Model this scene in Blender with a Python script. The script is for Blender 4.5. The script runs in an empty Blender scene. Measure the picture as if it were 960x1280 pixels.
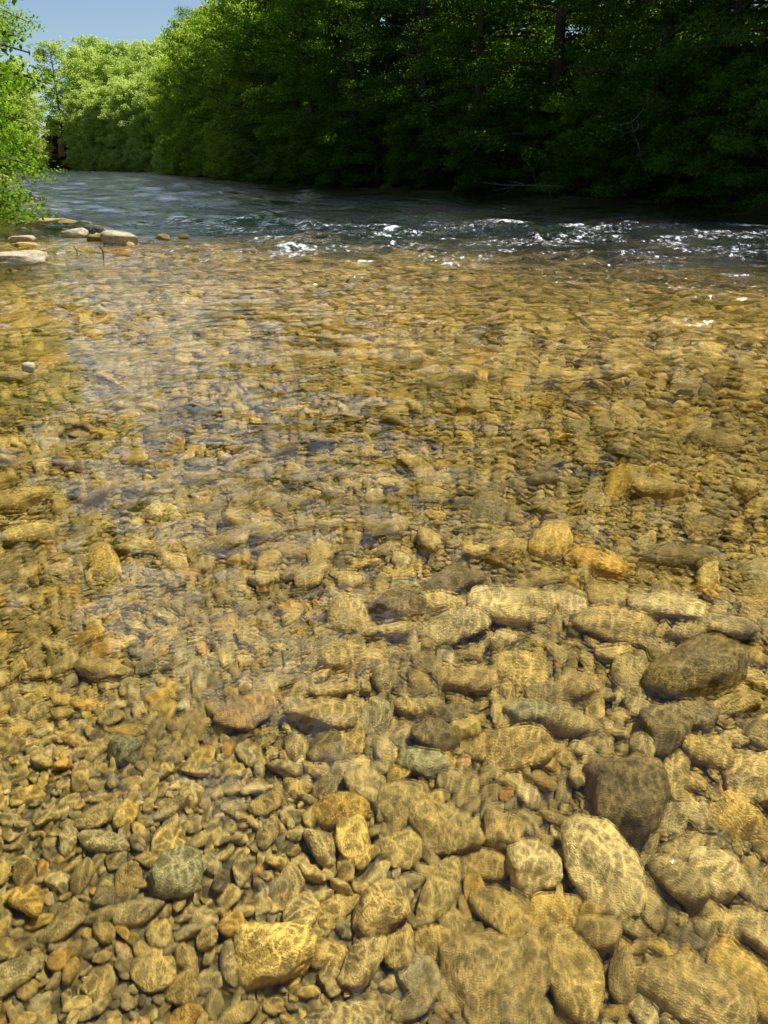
import bpy, math, random
import numpy as np
from mathutils import Vector, noise as mn, Matrix
rng = np.random.default_rng(7)
random.seed(7)
scene = bpy.context.scene
col = scene.collection

# ------------------------------------------------------------ helpers
def np_mesh(name, V, F, mats=(), midx=None, smooth=True, attrs=None):
    V = np.asarray(V, dtype=np.float32); F = np.asarray(F, dtype=np.int32)
    me = bpy.data.meshes.new(name)
    n = len(V); m, k = F.shape
    me.vertices.add(n); me.vertices.foreach_set('co', V.ravel())
    me.loops.add(m*k); me.loops.foreach_set('vertex_index', F.ravel())
    me.polygons.add(m)
    me.polygons.foreach_set('loop_start', np.arange(0, m*k, k, dtype=np.int32))
    me.polygons.foreach_set('loop_total', np.full(m, k, dtype=np.int32))
    for mt in mats: me.materials.append(mt)
    if midx is not None: me.polygons.foreach_set('material_index', np.asarray(midx, dtype=np.int32))
    me.polygons.foreach_set('use_smooth', np.full(m, smooth, dtype=bool))
    if attrs:
        for an, av in attrs.items():
            a = me.attributes.new(an, 'FLOAT', 'POINT'); a.data.foreach_set('value', np.asarray(av, dtype=np.float32))
    me.update(calc_edges=True)
    return me
def add(name, me, loc=(0,0,0), rot=(0,0,0), scl=(1,1,1)):
    o = bpy.data.objects.new(name, me); o.location = loc; o.rotation_euler = rot; o.scale = scl
    col.objects.link(o); return o
def new_mat(name):
    m = bpy.data.materials.new(name); m.use_nodes = True
    nt = m.node_tree; nt.nodes.clear()
    out = nt.nodes.new('ShaderNodeOutputMaterial')
    return m, nt, out
def N(nt, t, **kw):
    n = nt.nodes.new(t)
    for k, v in kw.items():
        if k in n.inputs.keys() : n.inputs[k].default_value = v
        else: setattr(n, k, v)
    return n
def ramp(nt, stops, interp='LINEAR'):
    r = nt.nodes.new('ShaderNodeValToRGB'); r.color_ramp.interpolation = interp
    e = r.color_ramp.elements
    e[0].position = stops[0][0]; e[0].color = (*stops[0][1], 1)
    e[1].position = stops[-1][0]; e[1].color = (*stops[-1][1], 1)
    for p, c in stops[1:-1]:
        x = e.new(p); x.color = (*c, 1)
    return r
def sm(a, b, x):
    t = np.clip((x-a)/(b-a), 0, 1); return t*t*(3-2*t)
def fsum(X, Y, waves):
    Z = np.zeros_like(X)
    for kx, ky, ph, a in waves: Z += a*np.sin(kx*X+ky*Y+ph)
    return Z
def rand_waves(n, l0, l1, amp, seed):
    r = np.random.default_rng(seed); out = []
    for i in range(n):
        L = l0*(l1/l0)**r.random(); k = 2*math.pi/L; th = r.random()*2*math.pi
        out.append((k*math.cos(th), k*math.sin(th), r.random()*6.28, amp*L))
    return out

# ------------------------------------------------------------ river outline
R = np.array([(60,-40),(45,0),(26,15),(14.4,29.5),(9.9,45),(-4.8,61),(-24,110),(-38,147),(-53,196),(-95,250)], float)
L = np.array([(-16,-40),(-8,-8),(-8.5,5),(-10.5,14),(-14.5,25),(-30.5,60),(-54,112),(-88,190),(-130,235)], float)
poly = np.vstack([R, L[::-1]])
def river_sd(X, Y):
    shp = X.shape; x = X.ravel(); y = Y.ravel()
    d = np.full(x.shape, 1e9); ins = np.zeros(x.shape, bool); side = np.zeros(x.shape)
    n = len(poly)
    for i in range(n):
        a = poly[i]; b = poly[(i+1) % n]; e = b-a
        t = np.clip(((x-a[0])*e[0]+(y-a[1])*e[1])/(e@e), 0, 1)
        dd = np.hypot(x-(a[0]+t*e[0]), y-(a[1]+t*e[1]))
        cap = (i == n-1)
        if not cap:
            u = dd < d; d[u] = dd[u]; side[u] = 1 if i < len(R)-1 else -1
        c = ((a[1] > y) != (b[1] > y)) & (x < (b[0]-a[0])*(y-a[1])/((b[1]-a[1])+1e-12)+a[0])
        ins ^= c
    return (np.where(ins, d, -d)).reshape(shp), side.reshape(shp)
wb1 = rand_waves(14, 1.2, 5.0, 0.006, 3); wb2 = rand_waves(20, 4, 20, 0.012, 4); wb3 = rand_waves(12, .25, .9, .012, 9)
def ground_h(X, Y):
    sd, side = river_sd(X, Y)
    wob = fsum(X, Y, wb2)*2.0
    sdw = sd+wob*np.clip(np.abs(Y)/30, 0.1, 1)
    base = 0.17+0.028*np.clip(X, -3, 5)+sm(3, 14, Y)*0.14
    base = base+sm(11.5, 28, Y+0.10*X+wob*3)*1.15
    base = base-0.30*np.exp(-(((X+7.4)/2.8)**2+((Y-17)/5.5)**2))
    dep = np.maximum(base+fsum(X, Y, wb1), 0.07)
    dep = np.minimum(dep, 0.02+np.maximum(sdw, 0)*0.22)
    dep = dep+fsum(X, Y, wb3)*0.35
    o = np.maximum(-sdw, 0)
    hill = np.where(side > 0, 0.30, 0.06)
    bank = np.minimum(o*0.55, 0.8)+hill*np.maximum(o-2, 0)
    bank = 26*(1-np.exp(-bank/26))+fsum(X, Y, wb2)*1.5*np.clip(o/6, 0, 1)
    return np.where(sdw > 0, -dep, bank-0.02)
def gz(x, y): return float(ground_h(np.array([x], float), np.array([y], float))[0])

# ------------------------------------------------------------ materials
DEEP = (.014, .028, .020, 1)  # water's light absorption with depth, put into bed and stone colour
def stone_mat(name, stops):
    m, nt, out = new_mat(name); l = nt.links
    oi = N(nt, 'ShaderNodeObjectInfo'); tc = N(nt, 'ShaderNodeTexCoord')
    r = ramp(nt, stops)
    l.new(oi.outputs['Random'], r.inputs['Fac'])
    off = N(nt, 'ShaderNodeVectorMath', operation='SCALE'); off.inputs[0].default_value = (37, 91, 53)
    l.new(oi.outputs['Random'], off.inputs['Scale'])
    ad = N(nt, 'ShaderNodeVectorMath', operation='ADD'); l.new(tc.outputs['Object'], ad.inputs[0]); l.new(off.outputs[0], ad.inputs[1])
    n1 = N(nt, 'ShaderNodeTexNoise'); n1.inputs['Scale'].default_value = 1.6; n1.inputs['Detail'].default_value = 4; n1.inputs['Roughness'].default_value = .68
    n2 = N(nt, 'ShaderNodeTexNoise'); n2.inputs['Scale'].default_value = 11; n2.inputs['Detail'].default_value = 3; n2.inputs['Roughness'].default_value = .7
    for n in (n1, n2): l.new(ad.outputs[0], n.inputs['Vector'])
    r1 = ramp(nt, [(0.3, (.55, .52, .42)), (.5, (1.0, .96, .86)), (.7, (1.4, 1.3, 1.0))]); l.new(n1.outputs['Fac'], r1.inputs['Fac'])
    r2 = ramp(nt, [(0.3, (.58, .56, .5)), (.65, (1.22, 1.22, 1.17))]); l.new(n2.outputs['Fac'], r2.inputs['Fac'])
    m1 = N(nt, 'ShaderNodeMix', data_type='RGBA', blend_type='MULTIPLY'); m1.inputs[0].default_value = 1
    l.new(r.outputs[0], m1.inputs[6]); l.new(r1.outputs[0], m1.inputs[7])
    m2 = N(nt, 'ShaderNodeMix', data_type='RGBA', blend_type='MULTIPLY'); m2.inputs[0].default_value = 1
    l.new(m1.outputs[2], m2.inputs[6]); l.new(r2.outputs[0], m2.inputs[7])
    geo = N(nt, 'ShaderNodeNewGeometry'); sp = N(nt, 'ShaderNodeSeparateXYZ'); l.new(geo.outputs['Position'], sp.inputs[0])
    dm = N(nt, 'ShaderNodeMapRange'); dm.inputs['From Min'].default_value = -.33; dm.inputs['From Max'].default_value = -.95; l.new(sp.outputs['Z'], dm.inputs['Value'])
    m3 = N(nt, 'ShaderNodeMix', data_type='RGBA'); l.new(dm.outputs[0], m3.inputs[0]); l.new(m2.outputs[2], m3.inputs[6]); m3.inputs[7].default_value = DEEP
    b = N(nt, 'ShaderNodeBump'); b.inputs['Strength'].default_value = .6; b.inputs['Distance'].default_value = .035
    l.new(n2.outputs['Fac'], b.inputs['Height'])
    p = N(nt, 'ShaderNodeBsdfDiffuse')
    l.new(m3.outputs[2], p.inputs['Color']); l.new(b.outputs[0], p.inputs['Normal']); l.new(p.outputs[0], out.inputs[0])
    return m
cob = [(0, (.43, .325, .13)), (.10, (.56, .43, .17)), (.20, (.30, .25, .135)), (.32, (.60, .47, .20)), (.43, (.37, .31, .165)),
       (.54, (.52, .39, .15)), (.64, (.21, .18, .115)), (.74, (.63, .51, .25)), (.83, (.38, .33, .19)), (.90, (.46, .34, .13)), (.955, (.62, .45, .13)), (.985, (.54, .32, .11)), (1, (.72, .64, .43))]
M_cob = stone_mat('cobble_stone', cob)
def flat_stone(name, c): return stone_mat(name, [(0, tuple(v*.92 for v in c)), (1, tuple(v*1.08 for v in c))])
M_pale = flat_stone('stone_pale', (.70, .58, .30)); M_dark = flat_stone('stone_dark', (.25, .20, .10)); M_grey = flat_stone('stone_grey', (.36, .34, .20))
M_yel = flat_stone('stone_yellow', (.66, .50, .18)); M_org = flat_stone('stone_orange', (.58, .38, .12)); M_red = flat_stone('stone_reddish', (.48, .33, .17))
M_brn = flat_stone('stone_brown', (.46, .355, .16)); M_dry = flat_stone('stone_dry', (.46, .42, .36))

# ground
M_ground, nt, out = new_mat('riverbed_and_bank'); l = nt.links
geo = N(nt, 'ShaderNodeNewGeometry'); sep = N(nt, 'ShaderNodeSeparateXYZ'); l.new(geo.outputs['Position'], sep.inputs[0])
vo = N(nt, 'ShaderNodeTexVoronoi'); vo.inputs['Scale'].default_value = 32
nn = N(nt, 'ShaderNodeTexNoise'); nn.inputs['Scale'].default_value = 6; nn.inputs['Detail'].default_value = 4
wv = N(nt, 'ShaderNodeMix', data_type='RGBA'); wv.inputs[0].default_value = .06
l.new(geo.outputs['Position'], wv.inputs[6]); l.new(nn.outputs['Color'], wv.inputs[7]); l.new(wv.outputs[2], vo.inputs['Vector'])
l.new(geo.outputs['Position'], nn.inputs['Vector'])
sc = N(nt, 'ShaderNodeSeparateColor'); l.new(vo.outputs['Color'], sc.inputs[0])
rb = ramp(nt, [(p_, tuple(v*.55 for v in c_)) for p_, c_ in cob]); l.new(sc.outputs[0], rb.inputs['Fac'])
rd = ramp(nt, [(0.0, (1, 1, 1)), (.45, (.75, .75, .75)), (.8, (.3, .3, .3))]); l.new(vo.outputs['Distance'], rd.inputs['Fac'])
mm = N(nt, 'ShaderNodeMix', data_type='RGBA', blend_type='MULTIPLY'); mm.inputs[0].default_value = 1
l.new(rb.outputs[0], mm.inputs[6]); l.new(rd.outputs[0], mm.inputs[7])
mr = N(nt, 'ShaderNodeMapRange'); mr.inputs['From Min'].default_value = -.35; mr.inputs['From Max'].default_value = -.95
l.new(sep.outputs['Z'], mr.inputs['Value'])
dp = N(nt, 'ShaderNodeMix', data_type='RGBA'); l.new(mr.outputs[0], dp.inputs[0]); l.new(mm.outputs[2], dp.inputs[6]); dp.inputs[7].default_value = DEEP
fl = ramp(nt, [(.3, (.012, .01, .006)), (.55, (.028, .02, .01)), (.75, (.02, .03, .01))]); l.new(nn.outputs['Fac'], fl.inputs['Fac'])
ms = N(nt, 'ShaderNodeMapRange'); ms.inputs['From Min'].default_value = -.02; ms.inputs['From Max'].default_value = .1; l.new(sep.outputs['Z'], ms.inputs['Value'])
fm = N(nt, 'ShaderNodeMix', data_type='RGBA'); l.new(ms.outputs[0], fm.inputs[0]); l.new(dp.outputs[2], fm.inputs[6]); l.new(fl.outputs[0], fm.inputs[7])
bp = N(nt, 'ShaderNodeBump', invert=True); bp.inputs['Strength'].default_value = 1; bp.inputs['Distance'].default_value = .02; l.new(vo.outputs['Distance'], bp.inputs['Height'])
p = N(nt, 'ShaderNodeBsdfDiffuse')
l.new(fm.outputs[2], p.inputs['Color']); l.new(bp.outputs[0], p.inputs['Normal']); l.new(p.outputs[0], out.inputs[0])

# water: Fresnel reflection over transmission, with a painted caustic network gating the sun
TINT = (1.0, .98, .86, 1)
def math_(nt, op, a, b=None, c=None, clamp=False):
    n = nt.nodes.new('ShaderNodeMath'); n.operation = op; n.use_clamp = clamp
    for k, v in enumerate((a, b, c)):
        if v is None: continue
        if isinstance(v, (int, float)): n.inputs[k].default_value = v
        else: nt.links.new(v, n.inputs[k])
    return n.outputs[0]
def water_mat(name, ior_t, far):
    m, nt, out = new_mat(name); l = nt.links
    geo = N(nt, 'ShaderNodeNewGeometry'); pos = geo.outputs['Position']
    def warped(amt, nscale, seed, sx=1, sy=1):
        mp0 = N(nt, 'ShaderNodeMapping'); mp0.inputs['Location'].default_value = (seed, seed*.7, 0); l.new(pos, mp0.inputs[0])
        nz = N(nt, 'ShaderNodeTexNoise', noise_dimensions='2D'); nz.inputs['Scale'].default_value = nscale; nz.inputs['Detail'].default_value = 1; l.new(mp0.outputs[0], nz.inputs['Vector'])
        s_ = N(nt, 'ShaderNodeVectorMath', operation='SCALE'); l.new(nz.outputs['Color'], s_.inputs[0]); s_.inputs['Scale'].default_value = amt
        a_ = N(nt, 'ShaderNodeVectorMath', operation='ADD'); l.new(mp0.outputs[0], a_.inputs[0]); l.new(s_.outputs[0], a_.inputs[1])
        f_ = N(nt, 'ShaderNodeMapping'); f_.inputs['Scale'].default_value = (sx, sy, 0); l.new(a_.outputs[0], f_.inputs[0])
        return f_.outputs[0]
    def net(scale, w, amt, nscale, seed, sx, sy, pw):
        v = N(nt, 'ShaderNodeTexVoronoi', feature='DISTANCE_TO_EDGE', voronoi_dimensions='2D'); v.inputs['Scale'].default_value = scale
        l.new(warped(amt, nscale, seed, sx, sy), v.inputs['Vector'])
        q = N(nt, 'ShaderNodeMapRange'); q.inputs['From Min'].default_value = w; q.inputs['From Max'].default_value = 0.03
        l.new(v.outputs['Distance'], q.inputs['Value']); return math_(nt, 'POWER', q.outputs[0], pw)
    l1 = net(14, .25, .16, 8, 3.1, 1.25, .85, 2.4)
    big = N(nt, 'ShaderNodeTexNoise', noise_dimensions='2D'); big.inputs['Scale'].default_value = 2.2; big.inputs['Detail'].default_value = 1; l.new(pos, big.inputs['Vector'])
    gl = N(nt, 'ShaderNodeMapRange'); gl.inputs['From Min'].default_value = .35; gl.inputs['From Max'].default_value = .55; gl.inputs['To Min'].default_value = .55; l.new(big.outputs['Fac'], gl.inputs['Value'])
    if far:
        s = math_(nt, 'MULTIPLY', l1, gl.outputs[0]); c = math_(nt, 'MULTIPLY_ADD', s, .6, .45, True)
    else:
        l2 = net(24, .25, .09, 13, 8.7, .85, 1.2, 2.4)
        s = math_(nt, 'MULTIPLY', math_(nt, 'MAXIMUM', l1, math_(nt, 'MULTIPLY', l2, .8)), gl.outputs[0])
        c = math_(nt, 'MULTIPLY_ADD', s, .74, .30, True)
    tr = N(nt, 'ShaderNodeBsdfTransparent'); tr.inputs[0].default_value = TINT
    rf = N(nt, 'ShaderNodeBsdfRefraction'); rf.inputs['Color'].default_value = TINT; rf.inputs['IOR'].default_value = ior_t; rf.inputs['Roughness'].default_value = 0
    gs = N(nt, 'ShaderNodeBsdfGlossy'); gs.inputs['Roughness'].default_value = .02 if not far else .04
    fr = N(nt, 'ShaderNodeFresnel'); fr.inputs['IOR'].default_value = 1.33
    t = N(nt, 'ShaderNodeMixShader'); l.new(c, t.inputs[0]); l.new(rf.outputs[0], t.inputs[1]); l.new(tr.outputs[0], t.inputs[2])
    mx = N(nt, 'ShaderNodeMixShader'); l.new(fr.outputs[0], mx.inputs[0]); l.new(t.outputs[0], mx.inputs[1]); l.new(gs.outputs[0], mx.inputs[2])
    if not far:
        l.new(mx.outputs[0], out.inputs[0]); return m
    mp = N(nt, 'ShaderNodeMapping'); mp.inputs['Scale'].default_value = (1, 1.5, 1); mp.inputs['Rotation'].default_value = (0, 0, -.3); l.new(pos, mp.inputs[0])
    n1 = N(nt, 'ShaderNodeTexNoise'); n1.inputs['Scale'].default_value = 3.2; n1.inputs['Detail'].default_value = 3; n1.inputs['Roughness'].default_value = .62; l.new(mp.outputs[0], n1.inputs['Vector'])
    mp2 = N(nt, 'ShaderNodeMapping'); mp2.inputs['Scale'].default_value = (.35, .8, 1); l.new(pos, mp2.inputs[0])
    n3 = N(nt, 'ShaderNodeTexNoise'); n3.inputs['Scale'].default_value = 1.0; n3.inputs['Detail'].default_value = 3; n3.inputs['Roughness'].default_value = .65; l.new(mp2.outputs[0], n3.inputs['Vector'])
    pm = N(nt, 'ShaderNodeMapRange'); pm.inputs['From Min'].default_value = .4; pm.inputs['From Max'].default_value = .62; pm.inputs['To Min'].default_value = .15; pm.inputs['To Max'].default_value = 1.4; l.new(n3.outputs['Fac'], pm.inputs['Value'])
    ab = N(nt, 'ShaderNodeAttribute', attribute_name='rip'); af = N(nt, 'ShaderNodeAttribute', attribute_name='foam_sparkle')
    st = math_(nt, 'ADD', math_(nt, 'MULTIPLY', ab.outputs['Fac'], pm.outputs[0]), math_(nt, 'MULTIPLY', af.outputs['Fac'], 2.0))
    hh = math_(nt, 'MULTIPLY', n1.outputs['Fac'], st)
    b = N(nt, 'ShaderNodeBump'); b.inputs['Distance'].default_value = .18; b.inputs['Strength'].default_value = 1; l.new(hh, b.inputs['Height'])
    for nd in (rf, gs, fr): l.new(b.outputs[0], nd.inputs['Normal'])
    mp3 = N(nt, 'ShaderNodeMapping'); mp3.inputs['Scale'].default_value = (1.3, .8, 1); l.new(pos, mp3.inputs[0])
    n2 = N(nt, 'ShaderNodeTexNoise'); n2.inputs['Scale'].default_value = 5.5; n2.inputs['Detail'].default_value = 4; n2.inputs['Roughness'].default_value = .8; l.new(mp3.outputs[0], n2.inputs['Vector'])
    ma = math_(nt, 'ADD', n2.outputs['Fac'], af.outputs['Fac'])
    mr = N(nt, 'ShaderNodeMapRange'); mr.inputs['From Min'].default_value = .84; mr.inputs['From Max'].default_value = .93; mr.inputs['To Max'].default_value = .85; l.new(ma, mr.inputs['Value'])
    df = N(nt, 'ShaderNodeBsdfDiffuse'); df.inputs['Color'].default_value = (.72, .75, .76, 1)
    m2 = N(nt, 'ShaderNodeMixShader'); l.new(mr.outputs[0], m2.inputs[0]); l.new(mx.outputs[0], m2.inputs[1]); l.new(df.outputs[0], m2.inputs[2]); l.new(m2.outputs[0], out.inputs[0])
    return m
M_w1 = water_mat('clear_water', 1.045, False)
M_w2 = water_mat('riffle_water', 1.12, True)

def leaf_mat(name, c1, c2, tr):
    m, nt, out = new_mat(name); l = nt.links
    oi = N(nt, 'ShaderNodeObjectInfo'); geo = N(nt, 'ShaderNodeNewGeometry')
    a2 = N(nt, 'ShaderNodeMath', operation='MULTIPLY_ADD'); l.new(oi.outputs['Random'], a2.inputs[0]); a2.inputs[1].default_value = .4
    a3 = N(nt, 'ShaderNodeMath', operation='MULTIPLY'); l.new(geo.outputs['Random Per Island'], a3.inputs[0]); a3.inputs[1].default_value = .6
    l.new(a3.outputs[0], a2.inputs[2])
    r = ramp(nt, [(.1, c1), (.9, c2)]); l.new(a2.outputs[0], r.inputs['Fac'])
    d = N(nt, 'ShaderNodeBsdfDiffuse'); l.new(r.outputs[0], d.inputs[0])
    t = N(nt, 'ShaderNodeBsdfTranslucent')
    mu = N(nt, 'ShaderNodeMix', data_type='RGBA', blend_type='MULTIPLY'); mu.inputs[0].default_value = 1; l.new(r.outputs[0], mu.inputs[6]); mu.inputs[7].default_value = (*tr, 1)
    l.new(mu.outputs[2], t.inputs[0])
    mx = N(nt, 'ShaderNodeMixShader'); mx.inputs[0].default_value = .5; l.new(d.outputs[0], mx.inputs[1]); l.new(t.outputs[0], mx.inputs[2]); l.new(mx.outputs[0], out.inputs[0])
    return m
M_leaf = leaf_mat('leaf_green', (.024, .075, .010), (.16, .27, .024), (2.4, 2.2, 1.2))
M_leafb = leaf_mat('leaf_light', (.13, .23, .03), (.31, .39, .055), (2.0, 1.9, 1.2))
M_leafc = leaf_mat('leaf_hazy', (.29, .39, .08), (.45, .53, .15), (1.6, 1.6, 1.3))  # far grove leaves paler: distance haze put into the leaf colour
M_bark, nt, out = new_mat('bark'); l = nt.links
n = N(nt, 'ShaderNodeTexNoise'); n.inputs['Scale'].default_value = 5; n.inputs['Detail'].default_value = 4
r = ramp(nt, [(.35, (.04, .032, .022)), (.65, (.15, .125, .09))]); l.new(n.outputs['Fac'], r.inputs[0])
p = N(nt, 'ShaderNodeBsdfDiffuse'); l.new(r.outputs[0], p.inputs[0]); l.new(p.outputs[0], out.inputs[0])
M_dead, nt, out = new_mat('dead_wood'); p = N(nt, 'ShaderNodeBsdfDiffuse'); p.inputs['Color'].default_value = (.24, .21, .16, 1); nt.links.new(p.outputs[0], out.inputs[0])

# ------------------------------------------------------------ ground sheet
nth = 900; rr = [0.25]
while rr[-1] < 900: rr.append(rr[-1]*1.026+.004)
rr = np.array(rr); th = np.linspace(0, 2*math.pi, nth, endpoint=False)
RR, TH = np.meshgrid(rr, th, indexing='ij')
GX = RR*np.sin(TH); GY = RR*np.cos(TH); GZ = ground_h(GX, GY)
V = np.stack([GX, GY, GZ], -1).reshape(-1, 3)
i = np.arange(len(rr)-1)[:, None]*nth; j = np.arange(nth)[None]; j2 = (j+1) % nth
F = np.stack([i+j, i+j2, i+nth+j2, i+nth+j], -1).reshape(-1, 4)
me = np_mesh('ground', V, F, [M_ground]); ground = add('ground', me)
Vc = np.vstack([V[:nth], [[0, 0, gz(0, 0)]]])
me2 = np_mesh('ground_c', Vc, np.array([[nth, (q+1) % nth, q] for q in range(nth)])[:, ::-1], [M_ground])
gc = add('center_patch', me2); gc.parent = ground

# ------------------------------------------------------------ water sheet
rr = [0.15]
while rr[-1] < 330:
    r0 = rr[-1]
    dr = .02 if r0 < 1.2 else (.0065 if r0 < 3.5 else (.0019*r0 if r0 < 24 else .008*r0))
    rr.append(r0+dr)
rr = np.array(rr); dense = np.arange(-38, 38, 0.105)
th = np.radians(np.concatenate([dense, np.arange(38, 322, 2.0)])); nth = len(th)
dth = np.radians(np.concatenate([np.full(len(dense), .105), np.full(nth-len(dense), 2.0)]))
RR, TH = np.meshgrid(rr, th, indexing='ij')
WX = (RR*np.sin(TH)).astype(np.float64); WY = RR*np.cos(TH)-0.8
spac = np.maximum(np.gradient(rr)[:, None], RR*dth[None])
riff = (.5*sm(1.5, 6, WY)+.5*sm(7, 18, WY))*(1-.3*sm(60, 120, WY))*(.6+.4*sm(-6, 1, WX))
patch = np.clip(.75+fsum(WX, WY, rand_waves(14, 1.2, 6, .03, 21))*2.2, .25, 1.6)
patch2 = np.clip(.7+fsum(WX, WY, rand_waves(14, .35, 1.5, .12, 22))*2.2, .15, 1.4)
WZ = np.zeros_like(WX); wr = np.random.default_rng(11)
nw = 74
for q in range(nw):
    lam = 0.032*(1.3/.032)**(q/(nw-1)); k = 2*math.pi/lam
    ang = wr.normal(math.radians(100), .9) if lam > .12 else wr.random()*6.283
    att = 1-sm(lam/7, lam/3.2, spac)
    if lam < .12: s = .020; mod = patch2
    else: s = .014+.062*riff; mod = patch
    WZ += att*mod*s/k*np.sin(k*(math.cos(ang)*WX+math.sin(ang)*WY)+wr.random()*6.283)
swl = sm(12, 24, WY)
for q in range(30):
    lam = 1.3*(6/1.3)**(q/29); k = 2*math.pi/lam; ang = wr.normal(math.radians(105), .8)
    WZ += swl*(1-sm(lam/7, lam/3.2, spac))*.034/k*patch*np.sin(k*(math.cos(ang)*WX+math.sin(ang)*WY)+wr.random()*6.283)
foam_sparkle_spots = [(-1.2, 19.5, 1.3, .7), (-2.6, 18.5, 1.0, .6), (-1.8, 16.5, 1.1, .6), (5.5, 22.5, 1.3, .8), (8.5, 20.5, 1.3, .8), (4.2, 18, 1.0, .7), (2.67, 12.2, .12, .14), (2.85, 11.9, .1, .1), (3.1, 9.9, .2, .16),
             (2.6, 16, .6, .5), (6.3, 17, .7, .5), (-.4, 14, .5, .35), (3.6, 24, 1.6, 1.0), (10.5, 23, 1.2, .8), (7, 19, .8, .6), (1.5, 18.5, .7, .6), (5, 14.5, .5, .35), (9, 18.2, .7, .5), (-4.2, 20.5, .8, .5), (3.4, 8.4, .2, .1), (4.1, 10.8, .3, .12), (7.2, 15.5, .7, .4), (1.2, 13.4, .4, .3), (5.6, 12.2, .4, .25)]
FO = np.zeros_like(WX)  # white flecks: foam, plus sun sparkle painted as diffuse white
for x, y, sx, sy in foam_sparkle_spots:
    gss = np.exp(-(((WX-x)/sx)**2+((WY-y)/sy)**2)); FO = np.maximum(FO, gss*.36)
    WZ += gss*.02
g0 = np.exp(-(((WX-.2)/.40)**2+((WY-21.2)/.5)**2)); FO = np.maximum(FO, g0*.5); WZ += g0*.08
band = sm(11, 15, WY)*(1-sm(22, 30, WY))*sm(-4.5, -2, WX)*.255*np.clip(.8+fsum(WX, WY, rand_waves(14, .8, 4, .05, 33))*1.8, .1, 1.15)
band2 = sm(8, 11, WY)*(1-sm(13, 17, WY))*sm(0, 2.5, WX)*.2
FO = np.maximum(FO, np.maximum(band, band2))
RIP = np.clip(sm(8, 12, WY)*.5+.5*sm(12, 17, WY), 0, 1)*(.7+.3*sm(-6, 0, WX))
V = np.stack([WX, WY, WZ], -1).reshape(-1, 3)
i = np.arange(len(rr)-1)[:, None]*nth; j = np.arange(nth)[None]; j2 = (j+1) % nth
F = np.stack([i+j, i+j2, i+nth+j2, i+nth+j], -1).reshape(-1, 4)
fy = (WY[:-1, :]).reshape(-1)
me = np_mesh('river_water', V, F, [M_w1, M_w2], (fy > 8).astype(int), True, {'foam_sparkle': FO.ravel(), 'rip': RIP.ravel()})
water = add('river_water', me)
print('water verts', len(V))

# ------------------------------------------------------------ stones
import bmesh
def stone_mesh(name, seed, sub=4, mat=None, flat=.55, el=.75, rough=.05):
    r = random.Random(seed)
    bm = bmesh.new(); bmesh.ops.create_icosphere(bm, subdivisions=sub, radius=1)
    pl = []
    for q in range(r.randint(9, 15)):
        v = Vector((r.gauss(0, 1), r.gauss(0, 1), r.gauss(0, 1)*.7)).normalized(); pl.append((v, r.uniform(.54, .9)))
    pl.append((Vector((r.uniform(-.25, .25), r.uniform(-.25, .25), 1)).normalized(), r.uniform(.5, .8)))
    o = Vector((r.uniform(0, 99), r.uniform(0, 99), 0))
    for v in bm.verts:
        d = v.co.normalized(); p_ = 17; s = 1.0
        for nrm, dd in pl:
            c = d.dot(nrm)
            if c > 0: s += (c/dd)**p_
        rad = s**(-1/p_)*1.17
        rad *= 1+.14*mn.noise(d*1.3+o)+rough*mn.noise(d*4+o)+rough*.5*mn.noise(d*10+o)
        v.co = Vector((d.x*rad, d.y*rad*el, d.z*rad*flat))
    me = bpy.data.meshes.new(name); bm.to_mesh(me); bm.free()
    me.polygons.foreach_set('use_smooth', np.full(len(me.polygons), True)); 
    if mat: me.materials.append(mat)
    return me
scol = bpy.data.collections.new('cobble_sources'); NV = 24
for q in range(NV):
    me = stone_mesh('cobble', 100+q, 3, M_cob, flat=random.uniform(.36, .6), el=random.uniform(.56, .95))
    o = bpy.data.objects.new('cobble_%02d' % q, me); scol.objects.link(o)

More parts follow.
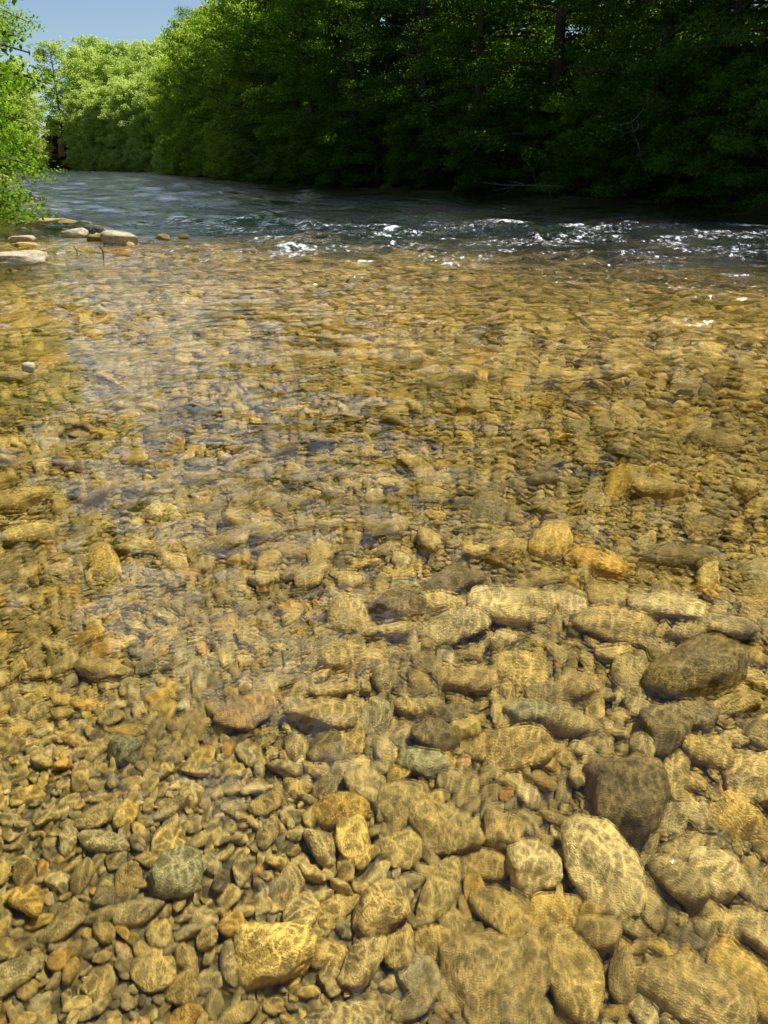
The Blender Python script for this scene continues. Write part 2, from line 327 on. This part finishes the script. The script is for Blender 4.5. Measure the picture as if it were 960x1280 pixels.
hero = [ # x, y, half-width, half-length, half-height, mat, rotz, lift
 (.62, 1.40, .105, .155, .075, M_pale, .5, .07), (.74, 1.66, .17, .14, .10, M_dark, .1, .05), (.40, 1.42, .085, .08, .05, M_pale, .3, .06),
 (.34, 1.55, .065, .08, .045, M_brn, .2, .05), (.18, 1.92, .10, .085, .06, M_dark, 0, .05), (.12, 1.79, .085, .06, .04, M_grey, -.3, .06),
 (.56, 2.72, .21, .13, .10, M_pale, .2, .07), (-.15, 2.98, .07, .055, .04, M_yel, 0, .05), (.6, 3.33, .06, .045, .03, M_yel, 0, .05),
 (1.69, 4.05, .20, .13, .09, M_brn, .1, .06), (1.07, 3.2, .16, .12, .07, M_org, -.3, .03), (-.21, 2.0, .13, .065, .05, M_brn, .1, .05),
 (-.18, 1.83, .065, .07, .05, M_dark, .4, .05), (-.80, 1.76, .06, .055, .04, M_grey, 0, .05), (-1.04, 2.25, .11, .05, .04, M_brn, -.2, .05),
 (-.02, 1.27, .07, .08, .05, M_brn, .6, .05), (-.26, 1.13, .12, .09, .06, M_yel, .1, .03), (.93, 1.42, .075, .07, .055, M_pale, -.4, .07),
 (1.16, 2.27, .2, .15, .10, M_dark, .3, .05), (.54, 1.24, .055, .05, .045, M_brn, 0, .06), (-.08, 1.47, .05, .10, .04, M_yel, .1, .05),
 (-.52, 1.33, .08, .06, .045, M_grey, .4, .04), (-.37, 1.21, .034, .028, .025, M_org, -.3, .06), (-.97, 1.7, .03, .028, .022, M_org, 0, .05),
 (-.75, 1.11, .025, .025, .02, M_org, 0, .05), (.6, 6.3, .2, .14, .10, M_dark, .1, .05), (-.48, 2.0, .12, .1, .04, M_red, .2, .03),
 (.28, 1.98, .05, .045, .035, M_yel, .2, .06), (.17, 1.55, .1, .11, .05, M_brn, .8, .03), (.34, 6.2, .16, .07, .07, M_dark, 0, .05),
 (1.25, 2.75, .17, .1, .06, M_pale, -.4, .04), (2.3, 4.9, .25, .15, .1, M_dark, .1, .04), (.95, 1.95, .12, .09, .07, M_dark, .5, .04),
 (.33, 2.25, .12, .08, .06, M_brn, 0, .04), (.05, 2.75, .13, .09, .07, M_dark, .2, .03), (-.5, 3.3, .15, .08, .05, M_brn, .2, .04),
 (.5, 2.05, .09, .07, .05, M_grey, .2, .04), (.70, 2.2, .12, .08, .05, M_brn, .7, .04), (1.3, 5.9, .14, .1, .06, M_yel, 0, .03), (.95, 3.6, .12, .08, .05, M_brn, 0, .05),
 (.25, 1.13, .15, .12, .05, M_brn, .3, .03), (.72, 1.12, .13, .1, .05, M_brn, -.4, .03), (1.25, 1.75, .17, .11, .07, M_brn, .2, .04), (.95, 2.6, .17, .11, .07, M_brn, .1, .04),
 (.3, 2.95, .16, .1, .06, M_dark, .4, .03), (1.5, 3.3, .18, .12, .08, M_dark, .1, .04), (1.75, 2.8, .15, .1, .07, M_brn, 0, .04), (-.15, 2.35, .13, .08, .05, M_brn, .3, .04),
]
for q, (x, y, a, b_, c, mt, rz, lift) in enumerate(hero):
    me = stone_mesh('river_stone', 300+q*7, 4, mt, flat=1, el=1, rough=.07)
    z = gz(x, y)+c*.35+lift*.3
    z = min(z, -c-.012)
    add('river_stone', me, (x, y, z), (random.uniform(-.15, .15), random.uniform(-.15, .15), rz), (a, b_, c))
for q, (x, y, a, b_, c, z, mt) in enumerate([(-6.75, 14.0, .68, .38, .15, .06, M_dry), (-5.8, 17.2, .40, .3, .20, .10, M_dry), (-6.6, 18.3, .33, .22, .12, .04, M_dark), (-8.6, 21.6, .34, .25, .17, .08, M_dark),
        (-7.7, 19.5, .35, .22, .12, .05, M_dry), (-5.2, 18.6, .2, .14, .09, .03, M_dark), (-4.8, 18.8, .16, .12, .07, .02, M_dark), (-3.05, 6.25, .06, .05, .05, .03, M_dry), (-3.15, 6.1, .17, .08, .06, -.015, M_dark),
        (-7.3, 20.4, .25, .15, .1, .05, M_dark), (-5.5, 16.9, .12, .1, .06, .02, M_brn), (-7.6, 16.6, .25, .18, .08, .03, M_brn), (-8.4, 18.2, .3, .2, .1, .04, M_dry), (-9.4, 22.8, .5, .3, .2, .06, M_brn)]):
    me = stone_mesh('dry_boulder', 700+q*3, 4, mt, flat=1, el=1, rough=.05)
    add('dry_boulder', me, (x, y, z), (0, random.uniform(-.1, .1), random.uniform(-.4, .4)), (a, b_, c))
for q in range(12):
    t = q/11; x = -27.0-.5*2*t*7+random.uniform(-1, .6); y = 52+t*22
    me = stone_mesh('bank_boulder', 900+q, 3, M_dry if q % 2 else M_brn, flat=.7, el=.9)
    s = random.uniform(.5, 1.1); add('bank_boulder', me, (x-1.0, y, .2), (0, 0, random.random()*6), (s, s, s))

pts = []; scl = []; cell = {}
def ok(x, y, r, f):
    cx, cy = math.floor(x/.3), math.floor(y/.3)
    for i_ in (-1, 0, 1):
        for j_ in (-1, 0, 1):
            for (a, b_, c) in cell.get((cx+i_, cy+j_), ()):
                if (a-x)**2+(b_-y)**2 < ((c+r)*f)**2: return False
    return True
def put(x, y, r):
    cell.setdefault((math.floor(x/.3), math.floor(y/.3)), []).append((x, y, r)); pts.append((x, y)); scl.append(r)
for h in hero: cell.setdefault((math.floor(h[0]/.3), math.floor(h[1]/.3)), []).append((h[0], h[1], min(h[2], h[3])*.9))
def fanpt(r0, r1):
    while True:
        y = random.uniform(-.3, r1); w = .62*max(y, 0)+1.3
        x = random.uniform(-w, w)
        if r0 <= math.hypot(x, y) < r1 and y > -.3: return x, y
for (tries, lo, hi, f) in [(1100, .075, .14, .80), (6000, .045, .08, .70), (26000, .03, .05, .64), (60000, .018, .032, .62), (30000, .012, .02, .7)]:
    for _ in range(tries):
        x, y = fanpt(.3, 7 if hi > .02 else 3)
        big = 1 if (x > -.2 or y > 3) else .72
        r = random.uniform(lo, hi)*big
        if hi > .1 and x < -.3 and y < 3: continue
        if ok(x, y, r, f): put(x, y, r)
n_near = len(pts)
for _ in range(20000):
    x, y = fanpt(6.8, 21); r = .035*(4.5**random.random())*(1+.2*(y > 14))
    pts.append((x, y)); scl.append(r)
pts = np.array(pts); scl = np.array(scl); n = len(pts)
sdv, _ = river_sd(pts[:, 0], pts[:, 1])
keep = sdv > -.5; pts = pts[keep]; scl = scl[keep]; n = len(pts)
z = ground_h(pts[:, 0], pts[:, 1])+scl*rng.uniform(.0, .45, n)
hgt = scl*.75
z = np.minimum(z, -hgt-.012)
me = bpy.data.meshes.new('riverbed_cobbles'); me.vertices.add(n)
me.vertices.foreach_set('co', np.column_stack([pts, z]).astype(np.float32).ravel())
a = me.attributes.new('idx', 'INT', 'POINT'); a.data.foreach_set('value', rng.integers(0, NV, n).astype(np.int32))
a = me.attributes.new('rot', 'FLOAT_VECTOR', 'POINT'); a.data.foreach_set('vector', np.column_stack([rng.normal(0, .22, n), rng.normal(0, .22, n), rng.uniform(0, 6.28, n)]).astype(np.float32).ravel())
S = np.column_stack([scl*rng.uniform(1.05, 1.4, n), scl*rng.uniform(.95, 1.15, n), scl*rng.uniform(.7, 1.1, n)])
a = me.attributes.new('scl', 'FLOAT_VECTOR', 'POINT'); a.data.foreach_set('vector', S.astype(np.float32).ravel())
cobs = add('riverbed_cobbles', me)
ng = bpy.data.node_groups.new('scatter_cobbles', 'GeometryNodeTree')
ng.interface.new_socket('Geometry', in_out='INPUT', socket_type='NodeSocketGeometry'); ng.interface.new_socket('Geometry', in_out='OUTPUT', socket_type='NodeSocketGeometry')
gi = ng.nodes.new('NodeGroupInput'); go = ng.nodes.new('NodeGroupOutput'); iop = ng.nodes.new('GeometryNodeInstanceOnPoints'); cin = ng.nodes.new('GeometryNodeCollectionInfo')
cin.inputs['Collection'].default_value = scol; cin.inputs['Separate Children'].default_value = True; cin.inputs['Reset Children'].default_value = True
iop.inputs['Pick Instance'].default_value = True
ng.links.new(gi.outputs[0], iop.inputs['Points']); ng.links.new(cin.outputs[0], iop.inputs['Instance'])
for an, ty, so in (('idx', 'INT', 'Instance Index'), ('rot', 'FLOAT_VECTOR', 'Rotation'), ('scl', 'FLOAT_VECTOR', 'Scale')):
    na = ng.nodes.new('GeometryNodeInputNamedAttribute'); na.data_type = ty; na.inputs['Name'].default_value = an
    ng.links.new(na.outputs['Attribute'], iop.inputs[so])
ng.links.new(iop.outputs[0], go.inputs[0])
md = cobs.modifiers.new('scatter', 'NODES'); md.node_group = ng
print('cobbles', n, 'near', n_near)

# ------------------------------------------------------------ trees
def tube(path, rad, sides=6):
    P = np.array(path, float); n = len(P); T = np.gradient(P, axis=0); T /= np.linalg.norm(T, axis=1)[:, None]+1e-9
    up = np.where(np.abs(T[:, 2:3]) > .9, np.array([[1., 0, 0]]), np.array([[0, 0, 1.]]))
    A = np.cross(T, up); A /= np.linalg.norm(A, axis=1)[:, None]+1e-9; B = np.cross(T, A)
    a = np.linspace(0, 2*math.pi, sides, endpoint=False)
    V = P[:, None]+np.array(rad)[:, None, None]*(np.cos(a)[None, :, None]*A[:, None]+np.sin(a)[None, :, None]*B[:, None])
    i = np.arange(n-1)[:, None]*sides; j = np.arange(sides)[None]; j2 = (j+1) % sides
    F = np.stack([i+j, i+j2, i+sides+j2, i+sides+j], -1).reshape(-1, 4)
    return V.reshape(-1, 3), F
def leaves(C, rad, n, size, r, flat=.35):
    m = len(C); d = r.normal(size=(m, n, 3)); d /= np.linalg.norm(d, axis=2)[..., None]
    d *= (r.random((m, n, 1))**.45); d[..., 2] *= flat
    d[..., 2] -= .25*(d[..., 0]**2+d[..., 1]**2)
    P = (C[:, None]+d*rad[:, None, None]).reshape(-1, 3); k = len(P)
    yaw = r.random(k)*6.283; pit = r.normal(-.35, .45, k); rol = r.normal(0, .6, k)
    f = np.stack([np.cos(yaw)*np.cos(pit), np.sin(yaw)*np.cos(pit), np.sin(pit)], 1)
    s = np.stack([-np.sin(yaw), np.cos(yaw), np.zeros(k)], 1); u = np.cross(f, s)
    s2 = s*np.cos(rol)[:, None]+u*np.sin(rol)[:, None]
    L_ = (size*r.uniform(.6, 1.25, k))[:, None]; W = L_*.33
    V = np.stack([P, P+f*L_*.5+s2*W, P+f*L_, P+f*L_*.5-s2*W], 1).reshape(-1, 3)
    F = np.arange(k*4).reshape(-1, 4)
    return V, F
def tree_mesh(name, seed, H=20, CR=4.6, low=.06, nl=46, per=4, nleaf=210, lsize=.15, mat=None, flat=.35):
    r = np.random.default_rng(seed); Vs = []; Fs = []; Ms = []; off = 0
    def push(V, F, m):
        nonlocal off
        Vs.append(V); Fs.append(F+off); Ms.append(np.full(len(F), m)); off += len(V)
    t = np.linspace(0, 1, 12); wx = np.cumsum(r.normal(0, .16, 12))*H/20; wy = np.cumsum(r.normal(0, .16, 12))*H/20
    tp = np.stack([wx-wx[0], wy-wy[0], t*H*.94], 1)
    tp[0, 2] = -.4
    push(*tube(tp, .015*H*(1-t)**.8+.02, 9), 0)
    C = []; CRd = []
    for q in range(nl):
        h = low+(1-low)*((q+.5)/nl)**1.15; h = min(h+r.normal(0, .015), .985)
        prof = CR*(1-((h-.38)/.66)**2)**.6 if abs(h-.38) < .65 else CR*.15
        if h < .38: prof = CR*(.82+.18*h/.38)
        prof *= r.uniform(.6, 1.25)
        az = q*2.4+r.normal(0, .4); b0 = np.array([np.interp(h*.92, t, tp[:, 0]), np.interp(h*.92, t, tp[:, 1]), h*H*.92])
        rise = (.1+.5*h)*prof; u = np.linspace(0, 1, 6)
        droop = -.22*prof*(u**2)*(1-h)
        pa = np.stack([b0[0]+np.cos(az+.25*np.sin(u*3+q))*prof*u, b0[1]+np.sin(az+.25*np.sin(u*3+q))*prof*u, b0[2]+rise*u+droop*1.6], 1)
        push(*tube(pa, (.0045*H*(1-h*.6))*(1-u*.85)+.008, 5), 0)
        for c in range(per):
            uu = .35+.65*(c+r.random()*.8)/per
            p0 = np.array([np.interp(uu, u, pa[:, a]) for a in range(3)])
            p0 = p0+r.normal(0, 1, 3)*np.array([.5, .5, .22])*(.12*CR+.2)
            C.append(p0); CRd.append(r.uniform(.75, 1.35)*CR*.2)
            mid = p0*.5+np.array([np.interp(max(uu-.2, 0), u, pa[:, a]) for a in range(3)])*.5
            push(*tube(np.array([[np.interp(max(uu-.25, 0), u, pa[:, a]) for a in range(3)], mid, p0]), [.02, .014, .006], 4), 0)
    V, F = leaves(np.array(C), np.array(CRd), nleaf, lsize, r, flat); push(V, F, 1)
    V = np.vstack(Vs); F = np.vstack(Fs); M = np.concatenate(Ms)
    return np_mesh(name, V, F, [M_bark, mat or M_leaf], M, False)
TR = [tree_mesh('tree_a%d' % q, 40+q, H=20+q, CR=4.6+.3*q, low=[.04, .10, .05, .08][q], nl=58, nleaf=165, lsize=.165, flat=.34) for q in range(4)]
TC = [tree_mesh('tree_c%d' % q, 50+q, H=21, CR=5.2, low=.04, nl=50, nleaf=40, lsize=.42, flat=.55) for q in range(2)]
TB = [tree_mesh('tree_b%d' % q, 60+q, H=20, CR=5.0, low=.04, mat=M_leafb, lsize=.32, nleaf=90, flat=.5) for q in range(2)]
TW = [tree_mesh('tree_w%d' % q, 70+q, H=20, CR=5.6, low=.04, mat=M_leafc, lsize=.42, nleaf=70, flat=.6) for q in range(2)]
TN = [tree_mesh('tree_n%d' % q, 80+q, H=17, CR=4.7, low=.06, nl=66, per=5, nleaf=260, lsize=.125) for q in range(2)]
SH = [tree_mesh('shrub%d' % q, 90+q, H=5.5, CR=3.0, low=.04, nl=34, per=4, nleaf=170, lsize=.14, flat=.42) for q in range(3)]
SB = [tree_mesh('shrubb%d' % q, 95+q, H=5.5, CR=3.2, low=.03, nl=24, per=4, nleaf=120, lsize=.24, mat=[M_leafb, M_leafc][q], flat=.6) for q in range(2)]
def plant(name, me, x, y, s=1, sz=None, dz=0):
    z = gz(x, y)
    return add(name, me, (x, y, z-.1+dz), (random.uniform(-.05, .05), random.uniform(-.05, .05), random.random()*6.28), (s, s, sz or s))
def walk(P, step):
    out_ = []
    for a, b_ in zip(P[:-1], P[1:]):
        d = b_-a; ln = np.hypot(*d); k = max(1, int(round(ln/step)))
        for q in range(k):
            t = (q+random.uniform(.2, .8))/k; nrm = np.array([-d[1], d[0]])/ln
            out_.append((a+d*t, nrm))
    return out_
Rn = R[1:10]
nt_ = 0
for (off_, step) in [(2.6, 5.0), (7.5, 6.0), (13, 7), (20, 7.5), (28, 9)]:
    for p_, nr in walk(Rn, step):
        if p_[0] > 30 or (off_ > 15 and p_[1] > 80): continue
        q = p_-nr*(off_+random.uniform(-1, 1)); sd_ = river_sd(np.array([q[0]]), np.array([q[1]]))[0][0]
        if sd_ > -1.2:
            q = p_+nr*(off_); sd_ = river_sd(np.array([q[0]]), np.array([q[1]]))[0][0]
            if sd_ > -1.2: continue
        far = p_[1] > 85
        s = random.uniform(.85, 1.12)
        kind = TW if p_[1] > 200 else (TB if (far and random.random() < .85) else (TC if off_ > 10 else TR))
        plant('broadleaf_tree', random.choice(kind), q[0], q[1], s); nt_ += 1
for row, (a_, b2, st) in enumerate([(.5, 1.6, 3.0), (4, 6.5, 4.5)]):
    for p_, nr in walk(Rn, st):
        if p_[0] > 30: continue
        for sg in (-1, 1):
            q = p_+sg*nr*random.uniform(a_, b2); sd_ = river_sd(np.array([q[0]]), np.array([q[1]]))[0][0]
            if -14 < sd_ < -.2:
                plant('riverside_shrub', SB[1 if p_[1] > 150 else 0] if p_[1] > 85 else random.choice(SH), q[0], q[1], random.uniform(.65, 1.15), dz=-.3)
for (x, y, s, k) in [(-12.7, 18.8, 1.0, 0), (-14.9, 24.5, 1.1, 1), (-12.5, 11, 1.1, 1), (-12, 4, 1, 0), (-18.6, 31, 1.15, 0), (-18, 22, 1.2, 1), (-24.3, 43, 1.15, 1), (-17, 14, 1.2, 0), (-32, 54, 1.1, 0), (-37, 64, 1.1, 1)]:
    plant('riverside_tree', TN[k], x, y, s)
for p_, nr in walk(L[5:9], 7):
    for o_ in (4.5, 11):
        q = p_+nr*o_; sd_ = river_sd(np.array([q[0]]), np.array([q[1]]))[0][0]
        if sd_ > -1: q = p_-nr*o_
        plant('broadleaf_tree', random.choice(TB), q[0], q[1], random.uniform(.75, 1.0))
for _ in range(60):
    x = random.uniform(-170, -50); y = random.uniform(240, 300)
    if river_sd(np.array([x]), np.array([y]))[0][0] < -2: plant('hazy_far_tree', random.choice(TW), x, y, random.uniform(1.1, 1.6))
for _ in range(40):
    x = random.uniform(-160, -75); y = random.uniform(236, 255)
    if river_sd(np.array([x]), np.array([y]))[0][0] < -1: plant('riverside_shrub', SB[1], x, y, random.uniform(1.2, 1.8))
print('trees', nt_)
def branch(x, y, z, seed, ln):
    r = np.random.default_rng(seed); Vs = []; Fs = []; off = 0
    main = [np.array([x, y, z])]; d = np.array([r.uniform(-.8, -.3), -.4, r.uniform(.05, .3)])
    for q in range(8): d = d+r.normal(0, .12, 3); d /= np.linalg.norm(d); main.append(main[-1]+d*ln/8)
    segs = [(np.array(main), .04)]
    for q in range(7):
        b0 = main[r.integers(2, 8)]; dd = r.normal(0, 1, 3)*[1, .5, .8]; dd /= np.linalg.norm(dd); pp = [b0]
        for k in range(4): dd = dd+r.normal(0, .2, 3); pp.append(pp[-1]+dd*ln*.06)
        segs.append((np.array(pp), .016))
    for P_, ra in segs:
        V, F = tube(P_, np.linspace(ra, ra*.2, len(P_)), 5); Vs.append(V); Fs.append(F+off); off += len(V)
    add('fallen_branch', np_mesh('fallen_branch', np.vstack(Vs), np.vstack(Fs), [M_dead]))
for (x, y, z, s, ln) in [(12.2, 37, .9, 1, 5), (-8.5, 64, 1.2, 2, 7), (9.5, 43, .5, 3, 5)]: branch(x, y, z, s, ln)
for (x, y, h) in [(-6.0, 15.2, .2), (-5.35, 14.8, .25)]:
    P_ = np.array([[x, y, -.15], [x+.02, y, h*.4], [x-.03, y, h*.75], [x+.04, y+.01, h]]); V, F = tube(P_, [.012, .011, .009, .005], 6)
    add('driftwood_twig', np_mesh('driftwood_twig', V, F, [M_bark]))

# ------------------------------------------------------------ light, sky with clouds and an added bright bank, camera
az = math.radians(58); el = math.radians(62)
sv = Vector((math.sin(az)*math.cos(el), math.cos(az)*math.cos(el), math.sin(el)))
sd = bpy.data.lights.new('sun', 'SUN'); sd.energy = 8; sd.angle = math.radians(.5); sd.color = (1, .96, .88)
so = bpy.data.objects.new('sun', sd); so.rotation_euler = (-sv).to_track_quat('-Z', 'Y').to_euler(); so.location = (20, 20, 40); col.objects.link(so)
w = bpy.data.worlds.new('World'); scene.world = w; w.use_nodes = True; nt = w.node_tree; l = nt.links
bg = nt.nodes['Background']; sk = nt.nodes.new('ShaderNodeTexSky'); sk.sky_type = 'NISHITA'; sk.sun_disc = False; sk.sun_elevation = el; sk.sun_rotation = az; sk.ozone_density = 2.5; sk.dust_density = .5
tc = N(nt, 'ShaderNodeTexCoord')
g_az, g_el = math.radians(-15), math.radians(28)
dt = N(nt, 'ShaderNodeVectorMath', operation='DOT_PRODUCT'); l.new(tc.outputs['Generated'], dt.inputs[0]); dt.inputs[1].default_value = (math.sin(g_az)*math.cos(g_el), math.cos(g_az)*math.cos(g_el), math.sin(g_el))
bank_ = N(nt, 'ShaderNodeMapRange'); bank_.inputs['From Min'].default_value = .92; bank_.inputs['From Max'].default_value = .99; bank_.inputs['To Min'].default_value = -.05; bank_.inputs['To Max'].default_value = .17; l.new(dt.outputs['Value'], bank_.inputs['Value'])  # extra cloud added mostly above the view to brighten the water reflection
cn = N(nt, 'ShaderNodeTexNoise'); cn.inputs['Scale'].default_value = 4.5; cn.inputs['Detail'].default_value = 6; cn.inputs['Roughness'].default_value = .6; l.new(tc.outputs['Generated'], cn.inputs['Vector'])
cm = math_(nt, 'ADD', cn.outputs['Fac'], bank_.outputs[0])
cr = N(nt, 'ShaderNodeMapRange'); cr.inputs['From Min'].default_value = .56; cr.inputs['From Max'].default_value = .74; l.new(cm, cr.inputs['Value'])
mxs = N(nt, 'ShaderNodeMix', data_type='RGBA'); l.new(cr.outputs[0], mxs.inputs[0]); l.new(sk.outputs[0], mxs.inputs[6]); mxs.inputs[7].default_value = (18, 19, 20, 1)
l.new(mxs.outputs[2], bg.inputs[0]); bg.inputs[1].default_value = .115
cd = bpy.data.cameras.new('camera'); cd.sensor_fit = 'VERTICAL'; cd.sensor_height = 36; cd.lens = 26; cd.clip_end = 3000; cd.clip_start = .05
co = bpy.data.objects.new('camera', cd); co.location = (0, 0, 1.6); co.rotation_euler = (math.radians(90-25.2), 0, 0); col.objects.link(co); scene.camera = co
scene.view_settings.view_transform = 'Standard'; scene.view_settings.look = 'None'; scene.view_settings.exposure = 0
